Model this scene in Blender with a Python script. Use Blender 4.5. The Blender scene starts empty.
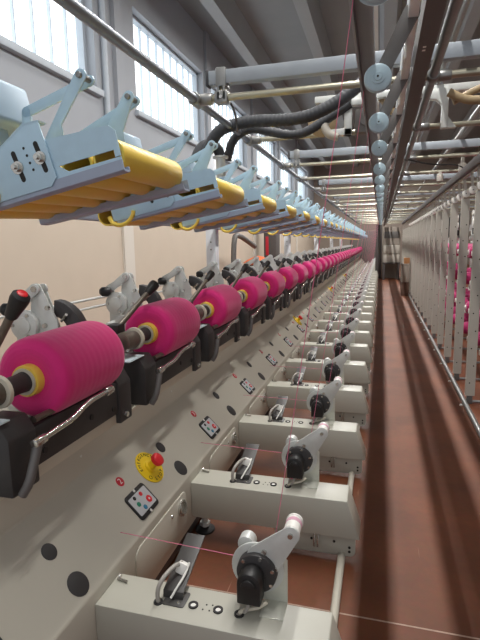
import bpy, bmesh, math, random
from mathutils import Vector, Matrix, Euler
R = math.radians
random.seed(7)
SC = bpy.context.scene
COL = SC.collection
N = 32            # winding positions along the machine
P = 0.605           # pitch of the positions

ORD = ['nearest','second','third','fourth','fifth','sixth','seventh','eighth','ninth','tenth','eleventh','twelfth',
       'thirteenth','fourteenth','fifteenth','sixteenth','seventeenth','eighteenth','nineteenth','twentieth']
def nth(k):
    return ORD[k] if k == 0 else ORD[k]

# ------------------------------------------------------------------ materials
def lin(c):
    out = []
    for v in c:
        v = v/255.0
        out.append(v/12.92 if v <= 0.04045 else ((v+0.055)/1.055)**2.4)
    return (*out, 1.0)

def mat(name, rgb, rough=0.5, metal=0.0, var=0.06, scale=18.0, bump=0.0, bscale=120.0, sheen=0.0, coat=0.0, spec=0.5):
    m = bpy.data.materials.new(name); m.use_nodes = True
    nt = m.node_tree; b = nt.nodes['Principled BSDF']
    tc = nt.nodes.new('ShaderNodeTexCoord')
    nz = nt.nodes.new('ShaderNodeTexNoise'); nz.inputs['Scale'].default_value = scale; nz.inputs['Detail'].default_value = 4
    nt.links.new(tc.outputs['Object'], nz.inputs['Vector'])
    mx = nt.nodes.new('ShaderNodeMix'); mx.data_type = 'RGBA'
    a = lin(rgb)
    mx.inputs['A'].default_value = tuple(max(0, x*(1-var*1.6)) for x in a[:3])+(1,)
    mx.inputs['B'].default_value = tuple(min(1, x*(1+var*1.6)) for x in a[:3])+(1,)
    nt.links.new(nz.outputs['Fac'], mx.inputs['Factor'])
    nt.links.new(mx.outputs['Result'], b.inputs['Base Color'])
    b.inputs['Roughness'].default_value = rough; b.inputs['Metallic'].default_value = metal
    b.inputs['Specular IOR Level'].default_value = spec
    if sheen: b.inputs['Sheen Weight'].default_value = sheen
    if coat: b.inputs['Coat Weight'].default_value = coat
    if bump:
        n2 = nt.nodes.new('ShaderNodeTexNoise'); n2.inputs['Scale'].default_value = bscale
        nt.links.new(tc.outputs['Object'], n2.inputs['Vector'])
        bp = nt.nodes.new('ShaderNodeBump'); bp.inputs['Strength'].default_value = bump; bp.inputs['Distance'].default_value = 0.002
        nt.links.new(n2.outputs['Fac'], bp.inputs['Height']); nt.links.new(bp.outputs['Normal'], b.inputs['Normal'])
    return m

M = {}
M['paint'] = mat('beige_grey_paint', (192,187,173), 0.42, 0, 0.02, 6, 0.05, 300)
M['paint_arm'] = mat('beige_grey_cover_paint', (178,176,164), 0.4, 0, 0.02, 6, 0.05, 300)
M['zinc'] = mat('blue_zinc', (178,206,222), 0.42, 0.1, 0.06, 30)
M['zinc_dark'] = mat('rail_zinc', (156,166,184), 0.45, 0.15, 0.05, 30)
M['galv'] = mat('galvanised_steel', (206,208,204), 0.4, 0.2, 0.08, 35)
M['galv_warm'] = mat('yellow_passivated_steel', (206,206,194), 0.35, 0.25, 0.08, 35)
M['steel'] = mat('steel_pipe', (140,140,138), 0.38, 0.7, 0.06, 25)
M['pipe_blue'] = mat('bluish_steel_pipe', (128,134,142), 0.42, 0.55, 0.06, 25)
M['chrome'] = mat('polished_steel', (200,198,192), 0.22, 0.9, 0.03, 20)
M['bronze'] = mat('dark_bronze_steel', (112,104,94), 0.38, 0.6, 0.1, 40)
M['black'] = mat('black_plastic', (30,29,29), 0.5, 0, 0.08, 40)
M['rubber'] = mat('black_rubber', (38,36,36), 0.7, 0, 0.1, 60, 0.2, 400)
M['iron'] = mat('dark_cast_iron', (62,60,60), 0.5, 0.25, 0.12, 25, 0.15, 200)
M['plug'] = mat('dark_grey_plug', (52,50,50), 0.6, 0, 0.06, 60)
M['darkplate'] = mat('dark_grey_plate', (62,60,58), 0.5, 0, 0.06, 30)
M['white'] = mat('white_plastic', (228,226,220), 0.45, 0, 0.02, 20)
M['cream'] = mat('cream_plastic', (205,198,180), 0.5, 0, 0.03, 20)
M['cable'] = mat('grey_cable', (160,155,148), 0.5, 0, 0.05, 30)
M['yellow'] = mat('yellow_tube', (240,206,84), 0.38, 0, 0.05, 12)
M['yellow_sign'] = mat('yellow_sign', (240,205,30), 0.45, 0, 0.03, 12)
M['red'] = mat('red_plastic', (222,40,48), 0.35, 0, 0.03, 12)
M['red_badge'] = mat('red_badge', (190,28,48), 0.45, 0, 0.03, 12)
M['green'] = mat('green_button', (40,130,100), 0.45, 0, 0.03, 12)
M['blue'] = mat('blue_button', (50,125,160), 0.45, 0, 0.03, 12)
M['keygrey'] = mat('pale_grey_membrane', (196,198,200), 0.45, 0, 0.02, 12)
M['ink'] = mat('black_ink', (25,22,18), 0.6, 0, 0, 12)
M['lilac'] = mat('wound_lilac_thread', (206,160,176), 0.8, 0, 0.05, 60)
M['cross_pipe'] = mat('zinc_yellow_pipe', (168,164,146), 0.35, 0.65, 0.06, 20)
M['mullion'] = mat('pale_mullion', (188,200,210), 0.5, 0, 0.03, 20)
M['label'] = mat('pale_blue_plate', (208,226,232), 0.4, 0.1, 0.03, 20)
M['thread'] = mat('pink_thread', (216,120,146), 0.8, 0, 0.05, 40)
M['wheel'] = mat('pale_blue_wheel', (170,192,202), 0.4, 0.05, 0.05, 40)
M['armgrey'] = mat('warm_grey_steel', (104,101,99), 0.5, 0.25, 0.06, 40)
M['brown_beam'] = mat('brown_painted_steel', (90,86,86), 0.55, 0.1, 0.06, 20)
M['beam'] = mat('galvanised_beam', (150,156,162), 0.45, 0.4, 0.06, 12)
M['hose'] = mat('black_hose', (50,52,56), 0.6, 0, 0.06, 30)
M['hose_tan'] = mat('tan_hose', (152,132,100), 0.6, 0, 0.06, 30)
M['covergreen'] = mat('dark_olive_cover', (92,98,90), 0.5, 0, 0.06, 20)
M['bluecover'] = mat('pale_blue_cover', (150,172,190), 0.45, 0.1, 0.06, 14)
M['post'] = mat('pale_grey_post', (222,226,230), 0.5, 0.1, 0.04, 14)
M['creel'] = mat('creel_aluminium', (176,172,162), 0.45, 0.15, 0.05, 14)
M['wall_up'] = mat('grey_wall_paint', (156,160,166), 0.85, 0, 0.03, 3, 0.1, 60)
M['wall_low'] = mat('cream_wall_panel', (200,187,170), 0.8, 0, 0.03, 3, 0.1, 60)
M['pilaster'] = mat('pale_pilaster', (212,206,196), 0.8, 0, 0.03, 3, 0.1, 60)
M['ceiling'] = mat('concrete_ceiling', (130,134,136), 0.9, 0, 0.06, 2.0, 0.2, 40)
M['rib'] = mat('concrete_rib', (148,152,154), 0.9, 0, 0.06, 2.0, 0.2, 40)
M['frame'] = mat('window_frame_paint', (168,176,184), 0.5, 0.1, 0.04, 20)
M['back'] = mat('back_wall_paint', (150,138,128), 0.85, 0, 0.05, 2)
M['cardboard'] = mat('cardboard', (150,104,64), 0.85, 0, 0.06, 20)
M['crate'] = mat('dark_brown_crate', (96,70,58), 0.85, 0, 0.06, 20)
M['farwhite'] = mat('pale_grey_box', (178,172,162), 0.6, 0, 0.05, 10)
M['fargrey'] = mat('mid_grey_box', (140,130,120), 0.6, 0, 0.05, 10)
M['fardark'] = mat('dark_grey_cabinet', (78,72,70), 0.6, 0, 0.05, 10)
M['curtain'] = mat('translucent_strip', (200,194,180), 0.5, 0, 0.04, 10)
M['mauve'] = mat('mauve_cabinet', (112,104,100), 0.6, 0, 0.06, 10)
M['orange'] = mat('orange_bag', (214,104,50), 0.6, 0, 0.1, 20, 0.3, 40)
M['lamp'] = mat('lamp_housing', (190,190,186), 0.5, 0, 0.03, 10)

def yarn_material(name, rgb):
    m = mat(name, rgb, 0.75, 0, 0.05, 30, 0, 0, 0.25)
    nt = m.node_tree; b = nt.nodes['Principled BSDF']
    tc = nt.nodes['Texture Coordinate']
    w = nt.nodes.new('ShaderNodeTexWave'); w.wave_type = 'BANDS'; w.bands_direction = 'Y'
    w.inputs['Scale'].default_value = 14; w.inputs['Distortion'].default_value = 1.2; w.inputs['Detail'].default_value = 2
    nt.links.new(tc.outputs['Object'], w.inputs['Vector'])
    w2 = nt.nodes.new('ShaderNodeTexWave'); w2.wave_type = 'RINGS'; w2.rings_direction = 'Y'
    w2.inputs['Scale'].default_value = 32; w2.inputs['Distortion'].default_value = 0.6
    mp = nt.nodes.new('ShaderNodeMapping'); mp.inputs['Location'].default_value = (0, 0, 0)
    nt.links.new(tc.outputs['Object'], mp.inputs['Vector']); nt.links.new(mp.outputs['Vector'], w2.inputs['Vector'])
    ad = nt.nodes.new('ShaderNodeMath'); ad.operation = 'ADD'
    nt.links.new(w.outputs['Fac'], ad.inputs[0]); nt.links.new(w2.outputs['Fac'], ad.inputs[1])
    bp = nt.nodes.new('ShaderNodeBump'); bp.inputs['Strength'].default_value = 0.15; bp.inputs['Distance'].default_value = 0.002
    nt.links.new(ad.outputs[0], bp.inputs['Height']); nt.links.new(bp.outputs['Normal'], b.inputs['Normal'])
    return m
M['cone'] = yarn_material('magenta_cone', (176,34,100))
M['yarn'] = yarn_material('magenta_yarn', (224,32,124))

def pane_material():
    m = bpy.data.materials.new('lit_profiled_glass'); m.use_nodes = True
    nt = m.node_tree; b = nt.nodes['Principled BSDF']
    tc = nt.nodes.new('ShaderNodeTexCoord')
    nz = nt.nodes.new('ShaderNodeTexNoise'); nz.inputs['Scale'].default_value = 2.2
    nt.links.new(tc.outputs['Object'], nz.inputs['Vector'])
    cr = nt.nodes.new('ShaderNodeValToRGB')
    cr.color_ramp.elements[0].position = 0.3; cr.color_ramp.elements[0].color = (0.80,0.88,0.93,1)
    cr.color_ramp.elements[1].position = 0.7; cr.color_ramp.elements[1].color = (0.93,0.97,1.0,1)
    nt.links.new(nz.outputs['Fac'], cr.inputs['Fac'])
    nt.links.new(cr.outputs['Color'], b.inputs['Emission Color'])
    b.inputs['Base Color'].default_value = (0.8,0.85,0.88,1)
    b.inputs['Emission Strength'].default_value = WIN_E
    b.inputs['Roughness'].default_value = 0.3
    return m
WIN_E = 1.5
M['pane'] = pane_material()

def floor_material():
    m = bpy.data.materials.new('terracotta_floor'); m.use_nodes = True
    nt = m.node_tree; b = nt.nodes['Principled BSDF']
    tc = nt.nodes.new('ShaderNodeTexCoord')
    n1 = nt.nodes.new('ShaderNodeTexNoise'); n1.inputs['Scale'].default_value = 3.0; n1.inputs['Detail'].default_value = 8
    n2 = nt.nodes.new('ShaderNodeTexNoise'); n2.inputs['Scale'].default_value = 45; n2.inputs['Detail'].default_value = 6
    for n in (n1, n2): nt.links.new(tc.outputs['Object'], n.inputs['Vector'])
    c1 = nt.nodes.new('ShaderNodeValToRGB')
    c1.color_ramp.elements[0].position = 0.3; c1.color_ramp.elements[0].color = lin((100,57,36))
    c1.color_ramp.elements[1].position = 0.72; c1.color_ramp.elements[1].color = lin((132,76,47))
    nt.links.new(n1.outputs['Fac'], c1.inputs['Fac'])
    mx = nt.nodes.new('ShaderNodeMix'); mx.data_type = 'RGBA'; mx.blend_type = 'MULTIPLY'; mx.inputs['Factor'].default_value = 0.35
    nt.links.new(c1.outputs['Color'], mx.inputs['A']); nt.links.new(n2.outputs['Color'], mx.inputs['B'])
    # scuffs: thin pale scratches in scattered patches
    mp = nt.nodes.new('ShaderNodeMapping'); mp.inputs['Scale'].default_value = (60, 2.2, 1); mp.inputs['Rotation'].default_value = (0,0,0.35)
    nt.links.new(tc.outputs['Object'], mp.inputs['Vector'])
    n3 = nt.nodes.new('ShaderNodeTexNoise'); n3.inputs['Scale'].default_value = 1.6; n3.inputs['Detail'].default_value = 2
    nt.links.new(mp.outputs['Vector'], n3.inputs['Vector'])
    c3 = nt.nodes.new('ShaderNodeValToRGB')
    c3.color_ramp.elements[0].position = 0.74; c3.color_ramp.elements[0].color = (0,0,0,1)
    c3.color_ramp.elements[1].position = 0.80; c3.color_ramp.elements[1].color = (0.45,0.45,0.45,1)
    nt.links.new(n3.outputs['Fac'], c3.inputs['Fac'])
    m2 = nt.nodes.new('ShaderNodeMix'); m2.data_type = 'RGBA'
    m2.inputs['B'].default_value = lin((190,150,128))
    nt.links.new(c3.outputs['Color'], m2.inputs['Factor']); nt.links.new(mx.outputs['Result'], m2.inputs['A'])
    nt.links.new(m2.outputs['Result'], b.inputs['Base Color'])
    b.inputs['Roughness'].default_value = 0.55
    b.inputs['Specular IOR Level'].default_value = 0.35
    return m
M['floor'] = floor_material()
M['joint'] = mat('pale_joint', (176,150,134), 0.8, 0, 0.25, 60)

# ------------------------------------------------------------------ mesh helpers
class G:
    """collects shapes in world coordinates; build() links them as ONE mesh"""
    def __init__(s): s.bm = bmesh.new()
    def _bev(s, faces, w, seg=2):
        if not w: return
        es = set()
        for f in faces:
            for e in f.edges:
                if len(e.link_faces) == 2 and e.calc_face_angle(0) > R(28): es.add(e)
        if es: bmesh.ops.bevel(s.bm, geom=list(es), offset=w, segments=seg, affect='EDGES', profile=0.5, clamp_overlap=True)
    def box(s, x0, x1, y0, y1, z0, z1, bev=0.0, mtx=None):
        return s.prism([(x0,z0),(x1,z0),(x1,z1),(x0,z1)], 'Y', y0, y1, bev, mtx)
    def prism(s, poly, axis, a, b, bev=0.0, mtx=None):
        f3 = {'Y': lambda p,t: (p[0],t,p[1]), 'X': lambda p,t: (t,p[0],p[1]), 'Z': lambda p,t: (p[0],p[1],t)}[axis]
        v0 = [s.bm.verts.new(f3(p,a)) for p in poly]; v1 = [s.bm.verts.new(f3(p,b)) for p in poly]
        n = len(poly); fs = [s.bm.faces.new(v0), s.bm.faces.new(v1)]
        for i in range(n): fs.append(s.bm.faces.new((v0[i], v0[(i+1)%n], v1[(i+1)%n], v1[i])))
        bmesh.ops.recalc_face_normals(s.bm, faces=fs)
        if mtx is not None: bmesh.ops.transform(s.bm, matrix=mtx, verts=v0+v1)
        s._bev(fs, bev)
        return s
    def cyl(s, p0, p1, r0, r1=None, seg=20, bev=0.0):
        r1 = r0 if r1 is None else r1
        return s.lathe([(0,r0),((Vector(p1)-Vector(p0)).length,r1)], p0, p1, seg, bev)
    def lathe(s, prof, p0, p1, seg=24, bev=0.0, caps=True):
        p0 = Vector(p0); d = (Vector(p1)-p0).normalized()
        a = Vector((0,0,1)) if abs(d.z) < 0.9 else Vector((1,0,0))
        u = d.cross(a).normalized(); w = u.cross(d)
        rings = []
        for (t,r) in prof:
            r = max(r, 1e-5)
            rings.append([s.bm.verts.new(p0+d*t+(u*math.cos(2*math.pi*i/seg)+w*math.sin(2*math.pi*i/seg))*r) for i in range(seg)])
        fs = []
        for A, B in zip(rings, rings[1:]):
            for i in range(seg): fs.append(s.bm.faces.new((A[i],A[(i+1)%seg],B[(i+1)%seg],B[i])))
        if caps: fs += [s.bm.faces.new(rings[0]), s.bm.faces.new(rings[-1])]
        bmesh.ops.recalc_face_normals(s.bm, faces=fs)
        s._bev(fs, bev)
        return s
    def ring(s, p0, p1, ro, ri, seg=28):
        L = (Vector(p1)-Vector(p0)).length
        return s.lathe([(0,ri),(0,ro),(L,ro),(L,ri),(0,ri)], p0, p1, seg, 0, False)
    def tube(s, pts, r, seg=10, smooth=0, closed=False):
        pts = [Vector(p) for p in pts]
        for _ in range(smooth):
            q = [pts[0]]
            for a, b in zip(pts, pts[1:]): q += [a*.75+b*.25, a*.25+b*.75]
            pts = q+[pts[-1]]
        rings = []; prev = None
        rr = r if isinstance(r, (list,tuple)) else None
        for i, p in enumerate(pts):
            t = (pts[min(i+1,len(pts)-1)]-pts[max(i-1,0)]).normalized()
            if prev is None:
                a = Vector((0,0,1)) if abs(t.z) < 0.9 else Vector((1,0,0)); u = t.cross(a).normalized()
            else:
                u = (prev-t*prev.dot(t)).normalized()
            prev = u; w = t.cross(u)
            rad = r(i/(len(pts)-1)) if callable(r) else r
            rings.append([s.bm.verts.new(p+(u*math.cos(2*math.pi*k/seg)+w*math.sin(2*math.pi*k/seg))*rad) for k in range(seg)])
        fs = []
        for A, B in zip(rings, rings[1:]):
            for k in range(seg): fs.append(s.bm.faces.new((A[k],A[(k+1)%seg],B[(k+1)%seg],B[k])))
        fs += [s.bm.faces.new(rings[0]), s.bm.faces.new(rings[-1])]
        bmesh.ops.recalc_face_normals(s.bm, faces=fs)
        return s
    def ball(s, c, r, seg=14):
        n = 8
        return s.lathe([(r-r*math.cos(math.pi*i/n), r*math.sin(math.pi*i/n)) for i in range(n+1)], Vector(c)-Vector((0,0,r)), Vector(c)+Vector((0,0,r)), seg)
    def mesh(s, me, mtx):
        n0 = len(s.bm.verts); s.bm.from_mesh(me); s.bm.verts.ensure_lookup_table()
        bmesh.ops.transform(s.bm, matrix=mtx, verts=s.bm.verts[n0:])
        return s
    def build(s, name, m, parent=None, at=None, angle=38):
        me = bpy.data.meshes.new(name); s.bm.to_mesh(me); s.bm.free()
        org = Vector(at) if at is not None else Vector((0,0,0))
        if parent is not None:
            q = parent
            while q.parent is not None: q = q.parent
            org = Vector(q.location) if not q.get('_local') else Vector((0,0,0))
        me.transform(Matrix.Translation(-org))
        me.polygons.foreach_set('use_smooth', [True]*len(me.polygons))
        me.set_sharp_from_angle(angle=R(angle))
        me.materials.append(M[m]); me.update()
        o = bpy.data.objects.new(name, me); COL.objects.link(o)
        if parent is not None: o.parent = parent
        elif at is not None: o.location = org
        return o

def tag(o, label=None, cat=None, group=None, kind=None):
    if label: o['label'] = label
    if cat: o['category'] = cat
    if group: o['group'] = group
    if kind: o['kind'] = kind
    return o
def thing(name, label, cat, loc=(0,0,0), group=None, rot=None):
    o = bpy.data.objects.new(name, None); COL.objects.link(o); o.location = loc
    o.empty_display_size = 0.05
    if rot: o.rotation_euler = rot
    return tag(o, label, cat, group)
def copy_tree(o, parent=None, skip=(), depth=0, deep=9):
    c = o.copy(); COL.objects.link(c)
    if parent is not None: c.parent = parent
    if depth < deep:
        for ch in o.children:
            if ch.name.split('.')[0] in skip: continue
            copy_tree(ch, c, skip, depth+1, deep)
    return c
def struct(o): return tag(o, kind='structure')
def arc(cx, cz, r, a0, a1, n=8):
    return [(cx+r*math.cos(R(a0+(a1-a0)*i/n)), cz+r*math.sin(R(a0+(a1-a0)*i/n))) for i in range(n+1)]
def capsule(x0, z0, r0, x1, z1, r1, n=8):
    """outline of a tapered link between two circles"""
    a = math.degrees(math.atan2(z1-z0, x1-x0))
    return arc(x0, z0, r0, a+90, a+270, n)+arc(x1, z1, r1, a-90, a+90, n)
def rrect(x0, x1, z0, z1, r, n=4):
    return arc(x1-r,z1-r,r,0,90,n)+arc(x0+r,z1-r,r,90,180,n)+arc(x0+r,z0+r,r,180,270,n)+arc(x1-r,z0+r,r,270,360,n)

_glyph = {}
def glyph(ch, size):
    key = (ch, size)
    if key not in _glyph:
        cu = bpy.data.curves.new('glyph', 'FONT'); cu.body = ch; cu.size = size; cu.align_x = 'CENTER'; cu.align_y = 'CENTER'; cu.extrude = 0.0004
        ob = bpy.data.objects.new('glyph', cu); COL.objects.link(ob)
        dg = bpy.context.evaluated_depsgraph_get()
        me = bpy.data.meshes.new_from_object(ob.evaluated_get(dg))
        bpy.data.objects.remove(ob)
        _glyph[key] = me
    return _glyph[key]

# ------------------------------------------------------------------ the setting
XW = -3.0; ZC = 4.62; YB = 23.0; YF = -1.5; XR = 3.6
struct(G().box(XW, XR, YF, YB, -0.1, 0.0).build('floor', 'floor'))
struct(G().box(XW-0.3, XR, YF, YB, ZC, ZC+0.15).build('ceiling', 'ceiling'))
struct(G().box(XW-0.3, XR+.1, YB, YB+0.15, -0.1, ZC).build('wall_back', 'back'))
struct(G().box(XR, XR+0.15, YF, YB, -0.1, ZC).build('wall_right', 'back'))
for i, x in enumerate((-2.35, -1.15, 0.05, 1.25, 2.45)):
    g = G(); g.prism([(x-.16,ZC),(x-.09,ZC-.32),(x+.09,ZC-.32),(x+.16,ZC)], 'Y', YF, YB)
    struct(g.build('trim_%d' % (i+1), 'rib'))
# left wall: cream lower panels, grey upper wall pierced by the windows
SILL, HEAD = 2.72, 3.94
wins = [(1.6,5.0),(5.92,8.42),(8.75,11.3),(12.2,14.7),(15.05,17.6),(18.5,21.0)]
g = G(); g.box(XW-.28, XW, YF, YB, 2.0, SILL); g.box(XW-.28, XW, YF, YB, HEAD, ZC)
ys = [YF]+[y for w in wins for y in w]+[YB]
for a, b in zip(ys[0::2], ys[1::2]): g.box(XW-.28, XW, a, b, SILL, HEAD)
struct(g.build('wall_left', 'wall_up'))
struct(G().box(XW-.28, XW+.015, YF, YB, -.1, 2.0).build('wall_left_lower', 'wall_low'))
for i, y in enumerate((2.0, 5.46, 8.58, 11.75, 14.88, 18.05)):
    struct(G().box(XW+.0151, XW+.045, y-.12, y+.12, 0, 2.0).build('trim_%d' % (i+6), 'pilaster'))
    struct(G().box(XW+.0005, XW+.05, y-.09, y+.09, 2.0, ZC).build('trim_%d' % (i+16), 'wall_up'))
for i, (a, b) in enumerate(wins):
    w = bpy.data.objects.new('window_%d' % (i+1), None); COL.objects.link(w); struct(w)
    G().box(XW-.2, XW-.185, a+.04, b-.04, SILL+.05, HEAD-.04).build('pane', 'pane', w)
    g = G()
    g.box(XW-.22, XW-.1, a, b, SILL, SILL+.05); g.box(XW-.22, XW-.1, a, b, HEAD-.04, HEAD)
    g.box(XW-.22, XW-.1, a, a+.05, SILL, HEAD); g.box(XW-.22, XW-.1, b-.05, b, SILL, HEAD)
    g.build('window_frame', 'frame', w); g = G()
    n = round((b-a)/.26)
    for j in range(1, n):
        y = a+(b-a)*j/n; g.box(XW-.19, XW-.15, y-.007, y+.007, SILL+.05, HEAD-.04)
    g.build('mullion', 'mullion', w)
    G().box(XW-.1, XW+.055, a-.06, b+.06, SILL-.07, SILL, .008).build('window_sill', 'frame', w)
struct(G().cyl((XW+.03,5.14,2.0),(XW+.03,5.14,ZC),.035,seg=14).build('trim_31', 'frame'))
struct(G().box(XW, XR, 1.272, 1.277, 0.0, 0.0006).build('trim_30', 'joint'))

# ------------------------------------------------------------------ the long machine base
A0 = Vector((-.62, 0, .252)); DN = Vector((-1, 0, 1)).normalized(); NV = Vector((1, 0, 1)).normalized()
def panel_mtx(y, s, off=0.0):
    c = A0+DN*s+NV*off+Vector((0,y,0))
    return Matrix(((0,DN.x,NV.x,c.x),(1,0,0,c.y),(0,DN.z,NV.z,c.z),(0,0,0,1)))
YE = .35+N*P+.60
base = thing('winding_machine', 'long beige grey winding machine base with slanted control panel running down the hall', 'winding machine', (-1.0, .3, 0))
base_at = base
sec = [(-.62,.06),(-.62,.252),(-.787,.419),(-.760,.520),(-.97,.522),(-1.36,.522),(-1.36,.06)]
G().prism(sec, 'Y', .3, YE, .006).build('body', 'paint', base)
G().box(-.80, -.752, .3, YE, .5205, .5306, .003).build('ledge_strip', 'cream', base)
g = G()
g.box(-1.3, -.63, .34, YE-.04, .022, .0605)
g.build('plinth', 'darkplate', base)
# plugs, keypads, badges, emergency stops
def disc_on_panel(y, s, r, h, seg=28, bev=.001):
    m = panel_mtx(y, s)
    g = G(); g.lathe([(0,r),(h,r)], m @ Vector((0,0,0)), m @ Vector((0,0,1)), seg, bev); return g
pl0 = disc_on_panel(.873, .040, .029, .002).build('cover_plug', 'plug', base)
ps0 = disc_on_panel(.871, .139, .0205, .002).build('cover_plug', 'plug', base)
def dup_part(o, dy, deep=True):
    c = o.copy(); COL.objects.link(c); c.location.y += dy
    if deep:
        for ch in o.children:
            d = ch.copy(); COL.objects.link(d); d.parent = c
    return c
for k in range(1, N):
    dup_part(pl0, P*k); dup_part(ps0, P*k-.003*min(k,4))
def pbox(g, m, u0, u1, v0, v1, w0, w1, r=.004, bev=0):
    g.prism(rrect(u0,u1,v0,v1,r), 'Z', w0, w1, bev, m)
m0 = panel_mtx(1.218, .061)
g = G(); pbox(g, m0, -.055,.055,-.042,.042, 0,.004,.012,.001); kp0 = g.build('keypad', 'black', base)
g = G(); pbox(g, m0, -.048,.048,-.030,.030, .0035,.005,.004); g.build('key_membrane', 'keygrey', kp0)
def pdisc(u, v, r, h0, h1, m=None, seg=18):
    m = m or m0
    return G().lathe([(0,r),(h1-h0,r)], m @ Vector((u,v,h0)), m @ Vector((u,v,1)), seg, .0004)
for (u,v,r,c) in ((-.022,.021,.006,'ink'),(.012,.018,.0068,'red'),(-.024,.0,.0075,'green'),(.026,-.010,.0115,'red'),(-.010,-.019,.0075,'blue')):
    pdisc(u,v,r,.005,.0066).build('button', c, kp0)
g = pdisc(.026,-.010,.0035,.0066,.0069); g.build('button_mark', 'white', kp0)
for (u,v) in ((.0,.038),(.0,-.038)): pdisc(u,v,.005,.004,.0052).build('screw_cap', 'white', kp0)
dup_part(kp0, -P)
for k in range(1, N):
    if k < 14: dup_part(kp0, P*k)
    else: dup_part(kp0, P*k, False)
# round red number badges, one per two positions
for j in range(12):
    y = 1.205+.598*j
    b = disc_on_panel(y, .147, .0155, .0012).build('number_badge', 'red_badge', base)
    m = panel_mtx(y, .147, .0012)
    G().mesh(glyph(str(2+j), .026 if j < 8 else .018), m).build('numeral', 'white', b)
# emergency stops
for j, y in enumerate((1.352, 4.36, 7.37, 10.38)):
    s = .117 if j == 0 else .13
    m = panel_mtx(y, s)
    e = disc_on_panel(y, s, .056, .004, 40).build('emergency_stop', 'yellow_sign', base)
    if j < 2:
        g = G(); mt = panel_mtx(y, s, .0042)
        for txt, a0, a1, flip in (('EMERGENCY', 168, 28, False), ('STOP', 248, 312, True)):
            for i, ch in enumerate(txt):
                a = a0+(a1-a0)*i/(len(txt)-1)
                rr = .0445
                t = Matrix.Translation((rr*math.cos(R(a)), rr*math.sin(R(a)), 0)) @ Matrix.Rotation(R(a-90 if not flip else a+90), 4, 'Z')
                g.mesh(glyph(ch, .016), mt @ t)
        g.build('lettering', 'ink', e)
        m2 = panel_mtx(y, s, .0042); c = m2 @ Vector((-.034,-.026,0))
        G().ring(c, c+NV*.0005, .0065, .005).build('ring_mark', 'ink', e)
    c = m @ Vector((0,0,.004)); 
    G().lathe([(0,.022),(.006,.021),(.008,.014),(.032,.013)], c, c+NV, 24).build('stop_collar', 'yellow_sign', e)
    c = c+NV*.030
    G().lathe([(0,.013),(.002,.0205),(.008,.0225),(.016,.0215),(.0185,.018),(.0195,.006)], c, c+NV, 26).build('stop_button', 'red', e)
# small screws along the lip
for k in range(0, 10):
    c = Vector((-.772, 1.09+P*k, .482))
    G().lathe([(0,.005),(.003,.0045)], c, c+Vector((1,0,.1)), 12).build('screw', 'galv', base)
# service doors on the vertical face, each with a recessed ring pull
g = G(); g.prism(rrect(1.085,1.445,.085,.225,.03,5), 'X', -.6199, -.6165, .0015); dr0 = g.build('service_door', 'paint', base)
g = G(); c = Vector((-.6165, 1.40, .180))
g.ring(c, c+Vector((.006,0,0)), .027, .019); g.ring(c+Vector((.004,0,.002)), c+Vector((.011,0,.004)), .022, .017)
g.box(-.6166,-.607,1.394,1.406,.152,.164,.001)
g.build('ring_pull', 'chrome', dr0)
G().lathe([(0,.006),(.003,.005)], (-.6165,1.325,.19), (-.5,1.325,.19), 12).build('door_screw', 'chrome', dr0)
for k in range(1, N): dup_part(dr0, P*k, k < 10)
# levelling feet
g = G(); g.lathe([(0,.036),(.006,.036),(.012,.022),(.014,.01)], (-.600,1.572,0), (-.600,1.572,1), 24); lf0 = g.build('levelling_foot', 'rubber', base)
g = G(); g.lathe([(0,.011),(.055,.011)], (-.600,1.572,.012), (-.600,1.572,1), 14); g.lathe([(0,.020),(.012,.020)], (-.600,1.572,.02), (-.600,1.572,1), 6); g.box(-.66,-.585,1.562,1.582,.058,.066)
g.build('levelling_bolt', 'galv', lf0)
for k in range(1, N-1): dup_part(lf0, P*k, k < 8)

# ------------------------------------------------------------------ floor arms with their thread feeders
def at(k): return P*k
FRONT = .888
def arm_proto():
    r = thing('support_arm', 'x', 'machine arm', (-.32, FRONT+.04, 0))
    G().prism([(-.6195,.094),(-.042,.094),(-.083,.222),(-.6195,.222)], 'Y', FRONT, FRONT+.115, .003).build('arm_cover', 'paint_arm', r)
    g = G(); pts = arc(-.076,.032,.02,270,360,5)+[(-.056,.095),(-.30,.095),(-.30,.012)]
    g.prism(pts, 'Y', FRONT+.03, FRONT+.036, .001); g.box(-.325,-.30,FRONT+.02,FRONT+.06,0.0,.086,.003)
    pl = g.build('end_plate', 'paint_arm', r)
    for (x,z) in ((-.125,.06),(-.075,.045),(-.075,.03),(-.2,.06)):
        G().cyl((x,FRONT+.0305,z),(x,FRONT+.028,z),.0045,seg=10).build('plate_hole', 'ink', pl)
    for x in (-.395,-.335,-.285):
        c = G(); c.ring((x,FRONT+.055,.2215),(x,FRONT+.055,.2255),.0115,.007,22); gr = c.build('grommet', 'rubber', r)
        G().lathe([(0,.0068),(.002,.006)],(x,FRONT+.055,.222),(x,FRONT+.055,1),14).build('grommet_core', 'white' if x != -.285 else 'cable', gr)
    for i, (dx,dy) in enumerate(((-.008,-.006),(.008,-.006),(-.004,.01),(.01,.012))):
        G().cyl((-.362+dx,FRONT+.055+dy,.222),(-.362+dx,FRONT+.055+dy,.2226),.0022,seg=8).build('vent_hole', 'ink', r)
    g = G(); x = -.19
    for dx in (0,.012):
        g.tube([(x+dx,FRONT+.026,.085),(x+dx,FRONT+.02,.07),(x+dx,FRONT+.014,.05),(x+dx,FRONT+.02,.035),(x+dx,FRONT+.024,.05)],.0022,6,1)
    g.build('spring_hook', 'chrome', r)
    g = G(); g.lathe([(0,.006),(.004,.005)],(-.61,FRONT+.10,.226),(-.5,FRONT+.10,.226),10); g.tube([(-.61,FRONT+.09,.226),(-.58,FRONT+.085,.226)],.0028,8)
    g.build('fixing_pin', 'chrome', r)
    return r
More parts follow.
